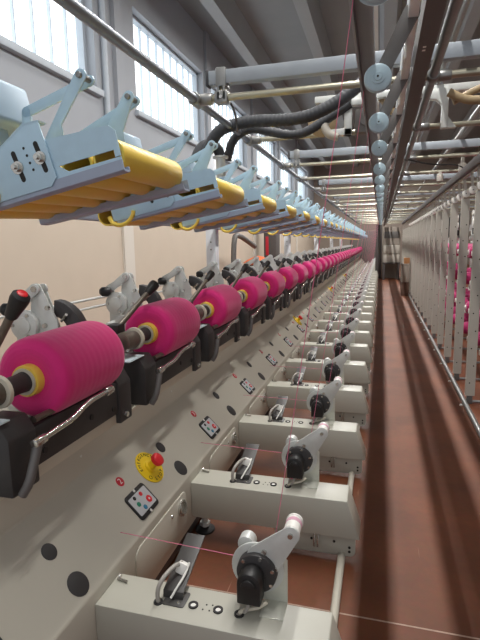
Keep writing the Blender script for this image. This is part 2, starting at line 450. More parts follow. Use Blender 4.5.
def sensor_proto():
    Y = FRONT+.032
    r = thing('cable_bracket', 'x', 'sensor bracket', (-.44, Y+.03, .222))
    g = G(); g.prism(rrect(-.468,-.414,Y+.008,Y+.058,.006), 'Z', .222, .2245, .0008); foot = g.build('bracket_foot', 'darkplate', r)
    for y in (Y+.02, Y+.045): G().lathe([(0,.005),(.003,.004)],(-.43,y,.2245),(-.43,y,1),10).build('bolt', 'chrome', foot)
    g = G(); g.prism([(Y+.030,.2235),(Y+.033,.2235),(Y+.036,.238),(Y+.19,.288),(Y+.188,.291),(Y+.033,.241)], 'X', -.474, -.424, .0006)
    g.build('sensor_plate', 'darkplate', r)
    g = G(); g.prism(rrect(-.012,.012,-.013,.013,.004), 'Z', 0, .02, .002, Matrix.Translation((-.448,Y+.095,.262)) @ Euler((R(70),R(18),0)).to_matrix().to_4x4())
    g.build('connector', 'white', r)
    G().tube([(-.478,Y+.012,.222),(-.480,Y+.012,.25),(-.474,Y+.025,.272),(-.460,Y+.065,.282),(-.449,Y+.092,.274)],.0052,10,2).build('cable', 'cable', r)
    G().tube([(-.432,Y+.095,.275),(-.432,Y+.07,.262),(-.44,Y+.04,.25),(-.45,Y+.02,.232)],.0028,8,2).build('guide_wire', 'white', r)
    G().ring((-.478,Y+.012,.2222),(-.478,Y+.012,.2252),.011,.006,18).build('cable_gland', 'rubber', r)
    return r
def feeder_proto():
    Y = FRONT+.115
    r = thing('thread_feeder', 'x', 'thread feeder', (-.23, Y, .222))
    g = G(); g.box(-.240,-.186,FRONT+.06,Y+.004,.222,.2245,.0006); g.prism([(-.290,.222),(-.186,.222),(-.186,.33),(-.21,.352),(-.29,.352)], 'Y', Y, Y+.004, .0008)
    g.build('mounting_bracket', 'galv_warm', r)
    g = G(); g.cyl((-.255,Y-.006,.305),(-.255,Y+.0,.305),.062,seg=36,bev=.001); g.build('disc', 'galv', r)
    g = G(); g.cyl((-.253,Y-.03,.306),(-.253,Y-.006,.306),.046,.047,36,.0025); ho = g.build('motor_flange', 'iron', r)
    for a in (20,75,135,200,275,330):
        c = (-.253+.0405*math.cos(R(a)),Y-.03,.306+.0405*math.sin(R(a))); G().cyl(c,(c[0],Y-.034,c[2]),.0042,seg=8).build('bolt', 'chrome', ho)
    g = G(); x0,x1 = -.287,-.233; zc = .306
    pts = [(x0,.258),(x1,.258)]+arc((x0+x1)/2,zc,(x1-x0)/2,0,180,10)
    g.prism(pts, 'Y', Y-.072, Y-.03, .004)
    mo = g.build('motor', 'black', r)
    G().prism(arc((x0+x1)/2,zc-.002,.017,0,180,8), 'Y', Y-.078, Y-.071, .002).build('motor_cap', 'black', mo)
    G().cyl((-.272,Y-.055,.25),(-.272,Y-.055,.258),.005,seg=10).build('cable_stub', 'thread', mo)
    G().tube([(-.262,Y-.06,.26),(-.265,Y-.066,.242),(-.272,Y-.062,.232),(-.280,Y-.052,.228)],.004,8,1).build('motor_cable', 'cable', mo)
    g = G(); g.prism(capsule(-.238,.335,.040,-.176,.405,.0205), 'Y', Y-.018, Y-.013, .001); ar = g.build('roller_arm', 'galv', r)
    for (x,z) in ((-.236,.356),(-.212,.318),(-.176,.405)):
        G().lathe([(0,.0065),(.005,.006)],(x,Y-.018,z),(x,Y-1,z),8).build('arm_bolt', 'chrome', ar)
    g = G(); g.lathe([(0,.019),(.004,.0205),(.006,.0185),(.05,.0185),(.052,.0205),(.058,.019)],(-.176,Y-.013,.405),(-.176,Y+1,.405),24,.0006); ro = g.build('thread_roller', 'white', r)
    G().lathe([(0,.0188),(.002,.0192),(.011,.0192),(.013,.0188)],(-.176,Y+.018,.405),(-.176,Y+1,.405),24).build('wound_thread', 'lilac', ro)
    G().lathe([(0,.02),(.03,.02)],(-.285,Y+.004,.352),(-.285,Y+1,.352),20,.002).build('rear_pulley', 'galv', r)
    G().tube([(-.285,FRONT+.055,.227),(-.27,FRONT+.058,.236),(-.245,FRONT+.066,.238),(-.225,FRONT+.075,.25)],.0045,8,2).build('feed_cable', 'cream', r)
    return r
arm0, sen0, fee0 = arm_proto(), sensor_proto(), feeder_proto()
def place(proto, k, label, group, first, skip=(), deep=9, dy=None):
    o = proto if first else copy_tree(proto, None, skip, 0, deep)
    if not first or dy is not None:
        o.location = Vector(o.location)+Vector((0, (P*k if dy is None else dy), 0))
    o['label'] = label; o['group'] = group
    return o
def lab(k, near, far, lim=16):
    return near % nth(k) if k < lim else far
for k in range(N-1, -1, -1):
    f = k == 0
    sk = () if k < 6 else (('vent_hole','fixing_pin') if k < 12 else ('vent_hole','fixing_pin','grommet','spring_hook','plate_hole'))
    place(arm0, k, lab(k,'beige machine arm jutting over the red floor, %s from the camera','tiny beige machine arm far down the row where arms merge'), 'arms standing out from the machine base', f, sk, 1 if k >= 12 else 9)
    place(sen0, k, lab(k,'dark bracket with white cable connector, %s of its row from the camera','tiny dark cable bracket far down the row of machine arms'), 'cable brackets on the machine arms', f, () if k < 10 else ('bracket_foot','guide_wire','cable_gland'))
    place(fee0, k, lab(k,'round grey thread feeder with black motor, %s of its row from the camera','tiny thread feeder far down the row of machine arms'), 'thread feeders on the machine arms', f, () if k < 10 else ('motor_cable','feed_cable'), 9 if k < 8 else 1)
o = G().tube([(-.1,.45,.0125),(-.1,YE-.2,.0125)],.0125,12).build('floor_rail', 'paint', at=(-.1,.45,0))
tag(o, 'grey steel tube lying along the floor beneath the arm ends', 'rail')
# threads
def thread(k):
    Y = FRONT+.115+.03+P*k
    g = G(); g.tube([(-.062,Y,1.50),(-.1,Y,1.2),(-.222,Y,.352)],.0009,5)
    g.tube([(-.30,Y,.30),(-.64,Y+.02,.30)] if k < 12 else [(-.30,Y,.30),(-.5,Y+.02,.30)],.0009,5)
    o = g.build('yarn_strand', 'thread', at=(-.14,Y,.3))
    tag(o, lab(k,'thin pink yarn strand rising from the feeder, %s from the camera','hair thin pink yarn strand far down the machine row',12), 'yarn', 'pink strands running up from the feeders')
for k in range(0, 22): thread(k)

# ------------------------------------------------------------------ winding heads, packages
AX, AZ = -.775, .742
def head_proto(first):
    r = thing('winding_unit', 'x', 'winding head', (-.9, 1.05, .53))
    # housing: front wall with chamfered end cheeks
    g = G()
    for (y0,y1) in ((.775,.86),(1.215,1.285)):
        g.prism([(-1.0,.531),(-.715,.531),(-.715,.648),(-.735,.684),(-.80,.690),(-.83,.62),(-1.0,.60)] if y0 > 1 else [(-1.0,.531),(-.715,.531),(-.715,.655),(-.737,.69),(-.80,.690),(-.83,.62),(-1.0,.60)], 'Y', y0, y1, .005)
    g.box(-.738,-.722,.86,1.215,.563,.655,.003); g.box(-1.0,-.738,.86,1.215,.531,.548)
    hs = g.build('housing', 'iron', r)
    for (y,z) in ((.89,.59),(1.08,.60),(1.19,.585)): G().lathe([(0,.008),(.003,.0075)],(-.722,y,z),(0,y,z),12).build('screw', 'black', hs)
    G().lathe([(0,.009),(.008,.008)],(-.715,1.245,.552),(0,1.245,.552),8).build('corner_bolt', 'chrome', hs)
    G().box(-.748,-.728,.862,1.213,.5315,.562,.002).build('base_strip', 'cream', r)
    g = G(); g.cyl((-.79,.862,.598),(-.79,1.213,.598),.047,seg=28); g.build('drive_drum', 'black', r)
    g = G(); g.cyl((-.728,.87,.668),(-.728,1.16,.668),.0075,seg=10); g.build('guide_bar', 'bronze', r)
    # bent guard rod with knurled end, carried by a flat bent bracket
    g = G(); g.tube([(-.705,.79,.535),(-.690,.795,.56),(-.688,.812,.60),(-.690,.83,.632)],.010,10,1); br = g.build('guard_bracket', 'armgrey', r)
    g = G(); g.tube([(-.69,.822,.636),(-.69,.90,.640),(-.69,.955,.642),(-.69,1.02,.662),(-.69,1.08,.664),(-.69,1.13,.664)],.0068,10,1); g.lathe([(0,.0105),(.035,.0105)],(-.69,.818,.636),(-.69,1.0,.642),14,.001)
    gr = g.build('guard_rod', 'chrome', r)
    G().lathe([(0,.0115),(.003,.0125),(.03,.0125),(.034,.010)],(-.69,1.10,.664),(-.69,1.5,.664),18).build('knurled_end', 'chrome', gr)
    # spindle chuck on the camera side of the package
    ch = G().lathe([(0,.024),(.004,.031),(.018,.033),(.06,.0325),(.064,.028),(.088,.028)],(AX,.735,AZ),(AX,2,AZ),28).build('spindle_chuck', 'bronze', r)
    G().lathe([(0,.030),(.002,.036),(.012,.037),(.016,.030)],(AX,.818,AZ),(AX,2,AZ),28).build('chuck_ring', 'cream', ch)
    G().lathe([(0,.0085),(.002,.0085)],(AX-.003,.7345,AZ),(AX-.003,.5,AZ),14).build('chuck_bore', 'ink', ch)
    G().lathe([(0,.024),(.05,.022),(.085,.024)],(AX,.83,AZ),(AX,2,AZ),24).build('chuck_core', 'iron', r)
    G().ball((AX+.02,.742,AZ-.02),.006).build('chuck_screw', 'chrome', ch)
    G().lathe([(0,.024),(.05,.022),(.06,.012)],(AX,1.215,AZ),(AX,2,AZ),20).build('tail_chuck', 'iron', r)
    # cradle arms from the pivot behind
    g = G(); g.prism(capsule(AX,AZ,.030,-1.10,.70,.034), 'Y', .748, .776, .004); g.box(-1.17,-1.06,.735,.80,.532,.71,.006); g.build('cradle_arm', 'galv', r)
    g = G(); g.prism(capsule(AX,AZ,.024,-1.06,.72,.03), 'Y', 1.245, 1.262, .003); g.box(-1.13,-1.03,1.235,1.28,.532,.72,.006); g.build('rear_cradle_arm', 'galv', r)
    # lever
    if first: b0, b1 = Vector((-.805,.80,.765)), Vector((-.650,.775,.958))
    else: b0, b1 = Vector((-.80,.765,.785)), Vector((-.757,.965,.912))
    g = G(); g.box(-.828,-.785,.742,.79,.755,.80,.006); lb = g.build('lever_block', 'black', r)
    d = (b1-b0); L = d.length; d.normalize()
    le = G().lathe([(0,.0095),(L-.05,.0085)], b0, b1, 14).build('release_lever', 'bronze', r)
    G().lathe([(0,.010),(.004,.0125),(.045,.0185),(.056,.0175),(.062,.010)], b1-d*.06, b1+d, 20).build('lever_knob', 'black', le)
    if first: G().lathe([(0,.011),(.0018,.010),(.003,.006)], b1+d*.001, b1+d, 18).build('knob_cap', 'red', le)
    # pale plate under the chuck
    g = G(); g.box(-.79,-.728,.70,.80,.691,.6945,.0005); g.build('deflector_plate', 'label', r)
    return r
def mech_proto():
    Y = 1.38
    r = thing('tension_mechanism', 'x', 'tension mechanism', (-1.12, Y, .523))
    g = G(); g.prism(arc(-1.10,.908,.018,25,160,6)+[(-1.128,.85),(-1.135,.60),(-1.03,.60),(-1.028,.80)], 'Y', Y, Y+.006, .001); g.box(-1.195,-1.1355,Y+.001,Y+.006,.60,.80,.001); g.prism(capsule(-1.10,.908,.018,-1.185,.845,.015), 'Y', Y-.012, Y-.006, .001); g.cyl((-1.10,Y-.007,.908),(-1.10,Y+.001,.908),.012,seg=12); g.cyl((-1.185,Y-.007,.845),(-1.185,Y+.02,.845),.009,seg=12); g.prism([(-1.20,.86),(-1.17,.86),(-1.15,.78),(-1.195,.78)], 'Y', Y+.001, Y+.006)
    ea = g.build('pivot_plate', 'galv', r)
    G().lathe([(0,.011),(.006,.010)],(-1.10,Y-.012,.908),(-1.10,0,.908),10).build('pivot_bolt', 'chrome', ea)
    g = G(); g.prism(capsule(-1.098,.905,.018,-1.21,.85,.016), 'Y', Y+.03, Y+.036, .001); g.prism([(-1.09,.92),(-1.115,.89),(-1.05,.62),(-.99,.62)], 'Y', Y+.03, Y+.036, .001); g.build('link_arm', 'galv', r)
    g = G(); g.cyl((-1.148,Y-.02,.785),(-1.148,Y,.785),.052,seg=28,bev=.002); g.cyl((-1.148,Y-.026,.785),(-1.148,Y-.02,.785),.030,seg=24,bev=.001); di = g.build('tension_disc', 'galv', r)
    for a in (60,180,300): G().cyl((-1.148+.040*math.cos(R(a)),Y-.02,.785+.040*math.sin(R(a))),(-1.148+.040*math.cos(R(a)),Y-.027,.785+.040*math.sin(R(a))),.006,seg=8).build('bolt', 'chrome', di)
    for (x,z) in ((-1.075,.785),(-1.06,.845)): G().lathe([(0,.009),(.01,.008)],(x,Y,z),(x,0,z),8).build('side_bolt', 'chrome', ea)
    G().lathe([(0,.012),(.012,.021),(.038,.021),(.048,.012)],(-1.165,Y-.03,.842),(-1.23,Y-.05,.842),16).build('hand_knob', 'black', r)
    g = G(); g.prism(arc(-1.055,.755,.115,85,-18,10)+list(reversed(arc(-1.055,.755,.060,85,-18,10))), 'Y', Y+.012, Y+.05, .003); g.build('curved_guard', 'iron', r)
    g = G(); g.prism(arc(-1.13,.60,.10,170,10,10)+[(-1.0,.5235),(-1.26,.5235)], 'Y', Y-.04, Y+.07, .004); g.build('mechanism_foot', 'armgrey', r)
    G().lathe([(0,.005),(.05,.005)],(-1.02,Y+.012,.80),(-.97,Y-.02,.835),8).build('link_pin', 'chrome', r)
    return r
h_first, h_next = head_proto(True), head_proto(False)
GH = 'winding heads along the machine'
h_first['label'] = 'winding head at far left whose lever knob has a red tip'; h_first['group'] = GH
def head_label(k):
    return lab(k,'black winding head with lever and bent guard rod, %s from the camera','tiny winding head far down the row of magenta packages')
for k in range(N-1, 0, -1):
    sk = () if k < 5 else (('screw','bolt','corner_bolt','chuck_screw','link_pin') if k < 10 else ('screw','corner_bolt','chuck_screw','guide_bar','chuck_bore','lever_block','tail_chuck','rear_cradle_arm'))
    if k == 1:
        h_next.location.y += P; h_next['label'] = head_label(1); h_next['group'] = GH
    else:
        place(h_next, k, head_label(k), GH, False, sk, 1 if k >= 14 else 9)
mc0 = mech_proto()
for k in range(N-1, -1, -1):
    place(mc0, k, lab(k,'grey tension mechanism with round disc behind the packages, %s from the camera','tiny grey tension mechanism far down behind the packages'), 'tension mechanisms behind the packages', k == 0, () if k < 6 else ('bolt','side_bolt','link_pin','mechanism_foot','pivot_bolt'), 9 if k < 10 else 1)
PY0 = .925
def package_proto():
    r = thing('yarn_package', 'x', 'yarn package', (AX, PY0, AZ))
    prof = [(0.004,.038),(.001,.05),(-.002,.068),(-.001,.082),(.006,.0915),(.018,.0965),(.035,.098),(.10,.0985),(.19,.0985),(.255,.098),(.270,.0955),(.280,.088),(.284,.074),(.281,.038)]
    G().lathe(prof, (AX,PY0,AZ), (AX,3,AZ), 56).build('yarn', 'yarn', r, angle=60)
    g = G(); g.lathe([(0,.0305),(0,.036),(.002,.037),(.025,.0375),(.30,.0375),(.312,.0365),(.312,.030)], (AX,PY0-.018,AZ), (AX,3,AZ), 32, 0, False); ct = g.build('core_tube', 'yellow', r)
    g = G(); g.lathe([(0,.0245),(0,.031),(.003,.0315),(.006,.0300),(.05,.0245)], (AX,PY0-.023,AZ), (AX,3,AZ), 32, 0, False); g.build('core_rim', 'cream', ct)
    return r
pk0 = package_proto()
for k in range(N-1, -1, -1):
    place(pk0, k, lab(k,'magenta yarn package on the machine, %s from the camera','tiny magenta yarn package at the far end of the row'), 'magenta packages being wound on the machine', k == 0, () if k < 10 else ('core_rim',), 9)
# long thin rods behind the heads
for i, (x,z) in enumerate(((-1.30,.80),(-1.31,.758))):
    o = G().tube([(x,.6,z),(x,YE-.3,z)],.006,8).build('tension_rod', 'galv', at=(x,.6,z))
    tag(o, ['upper thin steel rod running behind the winding heads','lower thin steel rod running behind the winding heads'][i], 'rod', 'thin rods behind the winding heads')
    g = G()
# uprights carrying rods, trays
for j in range(5):
    y = 3.86+3.4*j
    r = thing('frame_post', lab(j,'pale grey square upright behind the packages, %s from the camera','',9), 'post', (-1.33,y,0), 'uprights behind the machine')
    G().box(-1.375,-1.29,y-.04,y+.04,.0,1.78,.004).build('post_tube', 'post', r)
    G().box(-1.42,-1.28,y-.06,y+.06,1.78,1.80,.002).build('post_cap', 'galv', r)
    for z in (1.0,1.06): G().cyl((-1.332,y-.0405,z),(-1.332,y-.043,z),.007,seg=10).build('post_bolt', 'steel', r)
o = G().box(-1.285,-1.235,.5,YE,1.16,1.21,.003).build('tray_rail', 'zinc_dark', at=(-1.26,.5,1.16)); tag(o, 'long zinc rail carrying the tube trays, left of the machine', 'rail')

# ------------------------------------------------------------------ tube trays overhead
TILT = R(-11.5); TO = Vector((-.70,.90,1.157))
SKEW = .03
def tray_proto():
    r = thing('tube_tray', 'x', 'tube tray', TO, None, (0,TILT,0)); r['_local'] = 1
    # near side plate with a long slot, bolt plate, folded rails
    g = G(); g.prism([(.0,.0),(.212,.002),(.212,.020),(.09,.022),(.070,.038),(.200,.036),(.200,.022),(.212,.022),(.212,.070),(.200,.084),(.03,.098),(-.12,.09),(-.16,.08),(-.16,0)], 'Y', 0, .003); g.build('side_plate', 'zinc', r)
    g = G(); g.prism([(-.17,.002),(.045,.002),(.062,.018),(.050,.132),(.012,.136),(-.06,.104),(-.17,.092)], 'Y', -.005, -.001, .0008); g.prism([(.050,.132),(.012,.136),(-.06,.104),(-.06,.107),(.012,.140),(.051,.136)], 'Y', -.005, .02)
    bp = g.build('bolt_plate', 'zinc', r)
    for (u,w) in ((-.022,.058),(.036,.063)):
        g = G(); g.prism(capsule(u+.006,w-.026,.0055,u-.004,w+.03,.0055,6), 'Y', -.0056, -.0049); g.build('slot', 'ink', bp)
        g = G(); g.lathe([(0,.0135),(.003,.0135),(.0031,.009),(.011,.009),(.0112,.005),(.017,.005)],(u,-.005,w),(u,-1,w),16); g.build('adjusting_bolt', 'chrome', bp)
    for (u,w) in ((.002,.092),(.006,.076),(.009,.06),(.013,.045)):
        G().cyl((u,-.0051,w),(u,-.0056,w),.003,seg=8).build('pin_hole', 'ink', bp)
    def rail(v0, sgn, ua, ub):
        g = G(); y = lambda t: v0+sgn*t
        pts = [(y(0),.014),(y(0),-.006),(y(.004),-.009),(y(.022),-.009),(y(.026),-.006),(y(.026),.003),(y(.023),.003),(y(.022),-.005),(y(.005),-.005),(y(.004),-.003),(y(.004),.014)]
        g.prism(pts if sgn > 0 else list(reversed(pts)), 'X', ua, ub); return g
    rail(-.001, 1, -.16, .213).build('tube_rail', 'zinc_dark', r)
    g = G(); y = lambda t: .345-t
    g.prism([(y(0),.014),(y(0),-.013),(y(.004),-.017),(y(.036),-.017),(y(.040),-.013),(y(.040),.001),(y(.036),.001),(y(.036),-.012),(y(.004),-.012),(y(.004),.014)][::-1], 'X', -.235, .213)
    for v in g.bm.verts: v.co.z += SKEW*(.213-v.co.x)
    g.build('tube_rail', 'zinc_dark', r)
    g = G(); g.prism([(-.235,.016),(.17,.004),(.17,.085),(-.235,.095)], 'Y', .338, .341); g.build('far_side_plate', 'zinc', r)
    # two hinged hooks with pivot pins
    for (v,pu,pw,blade,arm) in ((.085,.118,.232,[(.045,.148),(.04,.06),(-.05,.06),(-.035,.10)],(-.06,.215)), (.22,.156,.212,[(.122,.14),(.118,.05),(.06,.05),(.064,.145)],(-.03,.17))):
        g = G()
        a = math.degrees(math.atan2(pw-.12, pu-.02))
        g.prism(arc(pu,pw,.0145,a+95,a-95,8)+blade, 'Y', v, v+.004, .0006)
        hk = g.build('hook_plate', 'zinc', r)
        g = G(); g.prism(capsule(pu,pw,.012,arm[0],arm[1],.012,6), 'Y', v+.035, v+.040, .0006); g.prism(capsule(arm[0],arm[1],.012,arm[0]-.03,.10,.012,6), 'Y', v+.035, v+.040, .0006); g.build('hook_link', 'zinc', hk)
        G().lathe([(0,.0065),(.056,.0065)],(pu,v-.008,pw),(pu,1,pw),14,.001).build('hook_pin', 'steel', hk)
    g = G(); g.prism(rrect(-.215,-.092,.195,.30,.014,5), 'Y', .05, .19, .006); g.box(-.17,-.13,.09,.13,.06,.20); g.build('drive_cover', 'bluecover', r)
    g = G(); g.prism([(.03,.084),(.135,.084),(.12,.108),(.09,.120),(.05,.118)], 'Y', .12, .30, .006); g.build('tube_guard', 'covergreen', r)
    g = G(); g.box(-.02,.02,.003,.338,.066,.080,.002); g.build('cross_tie', 'galv_warm', r)
    G().box(-.15,-.12,.003,.338,.066,.08,.002).build('cross_tie', 'galv_warm', r)
    g = G(); g.prism([(-.12,.03),(-.12,.08),(-.53,.235),(-.575,.225),(-.575,.165)], 'Y', .12, .13, .001); g.prism([(-.12,.03),(-.12,.08),(-.53,.235),(-.575,.225),(-.575,.165)], 'Y', .24, .25, .001); g.build('mounting_arm', 'zinc', r)
    g = G(); pts = [(-.180,-.008,.02),(-.174,-.008,-.004),(-.145,-.008,-.018),(-.115,-.008,-.012),(-.092,-.008,.006),(-.088,-.008,.02)]; g.tube(pts,.007,8,2); g.build('stop_strap', 'yellow', r)
    g = G(); g.box(-.41,.17,.30,.338,.0,.02) ; g.bm.free()
    return r
tr0 = tray_proto()
tube0 = G().lathe([(0,.031),(0,.0362),(.002,.037),(.302,.037),(.304,.0362),(.304,.031)], (0,0,0), (0,1,0), 32, 0, False).build('yarn_tube', 'yellow')
ca, sa = math.cos(-TILT), math.sin(-TILT)
first_tube = True
TP = ['frontmost','second','third','fourth','fifth','sixth','seventh']
for k in range(N-1, -1, -1):
    sk = () if k < 6 else ('slot','pin_hole','adjusting_bolt','cross_tie') if k < 12 else ('slot','pin_hole','adjusting_bolt','cross_tie','hook_link','hook_pin','mounting_arm','far_side_plate')
    place(tr0, k, lab(k,'pale blue zinc tube tray hanging above the packages, %s from the camera','tiny zinc tube tray far down the overhead row'), 'tube trays above the packages', k == 0, sk)
    for j in range(6 if k < 3 else 5 if k < 6 else 1 if k < 20 else 0):
        u, w = .174-.0755*j, .0335
        o = tube0 if first_tube else tube0.copy()
        if not first_tube: COL.objects.link(o)
        first_tube = False
        o.location = (TO.x+u*ca-w*sa, TO.y+.022+P*k, TO.z+u*sa+w*ca)
        o.rotation_euler = (math.atan2(SKEW*(.213-u), .34), 0, 0)
        if k < 16: o['label'] = '%s empty yellow tube in the %s overhead zinc tray' % (TP[j], nth(k))
        else: o['label'] = 'tiny yellow tube end far down the overhead trays'
        o['category'] = 'yarn tube'; o['group'] = 'empty yellow tubes in the trays'

# ------------------------------------------------------------------ overhead frame
def clamp_geo(g, c, axis, r, L):
    d = Vector(axis); c = Vector(c)
    g.lathe([(0,r),(.004,r*1.12),(L-.004,r*1.12),(L,r)], c-d*L/2, c+d, 18); return g
PX, PZ = -.9, 1.752
o = thing('frame_pipe', 'long bluish steel pipe slanting along above the tube trays', 'pipe', (PX,.8,PZ))
G().tube([(PX,.6,PZ),(PX,21,PZ)],.021,16).build('pipe_tube', 'pipe_blue', o)
mods = [2.43+2.24*i for i in range(9)]; inter = [y+1.02 for y in mods]
for y in mods+inter[:4]:
    g = G(); clamp_geo(g,(PX,y-.005,PZ),(0,1,0),.028,.09); clamp_geo(g,(PX+.05,y-.005,PZ),(1,0,0),.025,.07)
    g.build('pipe_clamp', 'steel', o)
RX, RZ = .200, 1.752
o = thing('frame_pipe', 'dark steel pipe running along just right of the pulley beam', 'pipe', (RX,.8,RZ))
G().tube([(RX,.6,RZ),(RX,21,RZ)],.019,14).build('pipe_tube', 'steel', o)
for y in mods+inter[:6]:
    g = G(); clamp_geo(g,(RX,y-.004,RZ),(0,1,0),.024,.08); clamp_geo(g,(RX+.045,y,RZ),(1,0,0),.021,.06); g.build('pipe_clamp', 'steel', o)
for i, y in enumerate(mods):
    r = thing('cross_beam', lab(i,'galvanised square beam crossing overhead, %s from the camera','',12), 'beam', (-.8,y,1.845), 'overhead cross beams')
    G().box(-.83,2.6,y-.025,y+.025,1.812,1.876,.004).build('beam_tube', 'beam', r)
    G().box(-.845,-.8295,y-.03,y+.03,1.806,1.882,.008).build('end_cap', 'hose', r)
    g = G(); g.box(-.79,-.74,y-.032,y+.032,1.80,1.886,.003); g.box(-.785,-.775,y-.03,y+.03,1.74,1.81); g.box(-.755,-.745,y-.03,y+.03,1.74,1.81); g.box(-.80,-.735,y-.03,y+.03,1.726,1.778,.004)
    br = g.build('beam_bracket', 'steel', r)
    if i < 4: G().lathe([(0,.009),(.01,.008)],(-.765,y-.03,1.75),(-.765,0,1.75),8).build('bracket_bolt', 'chrome', br)
for i, y in enumerate(sorted(mods+inter)):
    o = G().tube([(PX,y+.0,1.753),(2.6,y+.0,1.753)],.0165,14).build('cross_pipe', 'cross_pipe', at=(PX,y,1.753))
    tag(o, lab(i,'thin steel pipe crossing overhead, %s from the camera','tiny steel cross pipe at the far end overhead',20), 'pipe', 'overhead cross pipes')
r = thing('pulley_beam', 'brown steel beam running overhead beside the row of blue pulleys', 'beam', (.12,.8,1.65))
G().prism([(.096,1.65),(.148,1.65),(.148,1.735),(.144,1.735),(.144,1.654),(.100,1.654),(.100,1.735),(.096,1.735)], 'Y', .6, 21).build('channel', 'brown_beam', r)
for y in (1.76,): 
    for d in (0,.03): G().box(.112,.122,y+d,y+d+.012,1.6492,1.6502).build('slot_hole', 'white', r)
g = G().box(.056,.084,.6,21,1.655,1.735,.002); g.build('side_channel', 'post', r)
for y in [1.3+2.24*i for i in range(8)]:
    g = G(); g.box(.02,.16,y,y+.03,1.735,1.812); g.build('hanger', 'galv', r)
o = G().prism([(-.096,1.655),(-.088,1.655),(-.088,1.694),(-.044,1.694),(-.044,1.655),(-.036,1.655),(-.036,1.70),(-.096,1.70)], 'Y', .7, 21).build('thread_bar', 'beam', at=(-.05,.7,1.655)); tag(o, 'narrow grey bar running overhead directly above the pulley row', 'bar')
def pulley_proto():
    Y = 1.06
    r = thing('guide_pulley', 'x', 'guide pulley', (-.02,Y,1.5))
    g = G(); g.lathe([(0,.030),(.004,.037),(.010,.0385),(.013,.034),(.017,.034),(.020,.0385),(.026,.037),(.030,.030)],(-.02,Y-.015,1.5),(-.02,9,1.5),32); w = g.build('wheel', 'wheel', r)
    G().lathe([(0,.019),(.006,.019),(.007,.012),(.010,.011)],(-.02,Y-.013,1.5),(-.02,-9,1.5),24).build('hub', 'wheel', w)
    G().cyl((-.02,Y-.023,1.5),(-.02,Y-.0245,1.5),.003,seg=10).build('hub_bolt', 'ink', w)
    g = G(); g.prism(capsule(-.02,1.5,.019,.066,1.67,.023), 'Y', Y+.016, Y+.022, .001); g.build('pulley_arm', 'armgrey', r)
    g = G(); g.box(.056,.060,Y+.16,Y+.22,1.60,1.66); g.build('hanger_plate', 'galv', r)
    return r
pu0 = pulley_proto()
pys = [.98,1.53,2.08,2.63,3.37,3.97]+[4.57+.6*i for i in range(16)]
for i in range(len(pys)-1, -1, -1):
    place(pu0, i, lab(i,'pale blue guide pulley on slanted arm overhead, %s from the camera','tiny pale pulley far down the overhead row'), 'overhead guide pulleys', i == 0, () if i < 8 else ('hanger_plate','hub_bolt'), 9, pys[i]-1.06)
# extra pipes above right
for i, (x,z,m_) in enumerate(((.30,1.98,'steel'),(.62,1.92,'steel'))):
    o = G().tube([(x,1.0,z),(x,20,z)],.018,12).build('roof_conduit', m_, at=(x,1,z)); tag(o, ['grey conduit running high above the pulley beam','grey conduit running high above the right creel'][i], 'conduit')
# travelling blower and hoses
def corr(t, r=.036, n=60): return r*(1+.06*math.sin(t*n*6.283/6))
def hose(pts, r, m_, label, sm=4, rings=40):
    g = G()
    P_ = [Vector(p) for p in pts]
    for _ in range(sm):
        q = [P_[0]]
        for a, b in zip(P_, P_[1:]): q += [a*.75+b*.25, a*.25+b*.75]
        P_ = q+[P_[-1]]
    # resample and corrugate
    ln = [0]
    for a, b in zip(P_, P_[1:]): ln.append(ln[-1]+(b-a).length)
    n = int(ln[-1]/.006); out = []
    j = 0
    for i in range(n+1):
        t = ln[-1]*i/n
        while j < len(ln)-2 and ln[j+1] < t: j += 1
        out.append(P_[j].lerp(P_[j+1], (t-ln[j])/max(1e-6, ln[j+1]-ln[j])))
    g.tube(out, lambda s: r*(1+.025*math.cos(s*n*math.pi/2)), 14)
    o = g.build('flexible_hose', m_, at=pts[0]); tag(o, label, 'hose', 'flexible hoses overhead'); return o
hose([(-1.06,3.02,1.62),(-.98,3.0,1.74),(-.84,3.0,1.765),(-.745,3.0,1.77),(-.474,3.0,1.755),(-.30,3.0,1.81),(-.18,3.02,1.89),(-.12,3.1,1.96)], .036, 'hose', 'upper thick black hose looping under the first cross pipe')
hose([(-1.0,3.25,1.60),(-.95,3.2,1.72),(-.83,3.2,1.785),(-.665,3.2,1.735),(-.506,3.2,1.703),(-.34,3.2,1.79),(-.2,3.2,1.87)], .028, 'hose', 'lower black hose sagging beneath the thick upper one')
hose([(-.26,3.35,1.93),(-.19,3.3,1.955),(-.113,3.3,1.975),(-.02,3.3,1.92),(.03,3.3,1.84),(.09,3.3,1.80)], .022, 'hose_tan', 'tan ribbed hose arching behind the blue pulleys', 3)
hose([(.33,3.0,1.83),(.40,3.0,1.79),(.46,3.0,1.775),(.62,3.0,1.78),(.8,3.0,1.80)], .022, 'hose_tan', 'lower tan ribbed hose at right under the cross beam', 3)
hose([(.36,3.05,1.79),(.44,3.05,1.83),(.52,3.05,1.86),(.7,3.05,1.85),(.85,3.05,1.84)], .018, 'hose_tan', 'upper tan ribbed hose at right crossing the lower one', 3)
r = thing('travelling_blower', 'pale blower carriage with brackets hung between the overhead cross pipes', 'blower', (0,3.2,1.74))
g = G(); g.box(-.235,-.19,3.2,3.25,1.69,1.90,.003); g.box(-.33,-.19,3.2,3.25,1.69,1.73,.003); g.box(-.235,-.05,3.2,3.25,1.86,1.90,.003); g.build('left_bracket', 'galv', r)
g = G(); g.prism([(.24,1.91),(.355,1.91),(.355,1.69),(.32,1.69),(.32,1.82),(.29,1.85),(.24,1.86)], 'Y', 3.2, 3.25, .003); g.prism([(.355,1.69),(.40,1.69),(.355,1.75)], 'Y', 3.2, 3.25); g.build('right_bracket', 'galv', r)
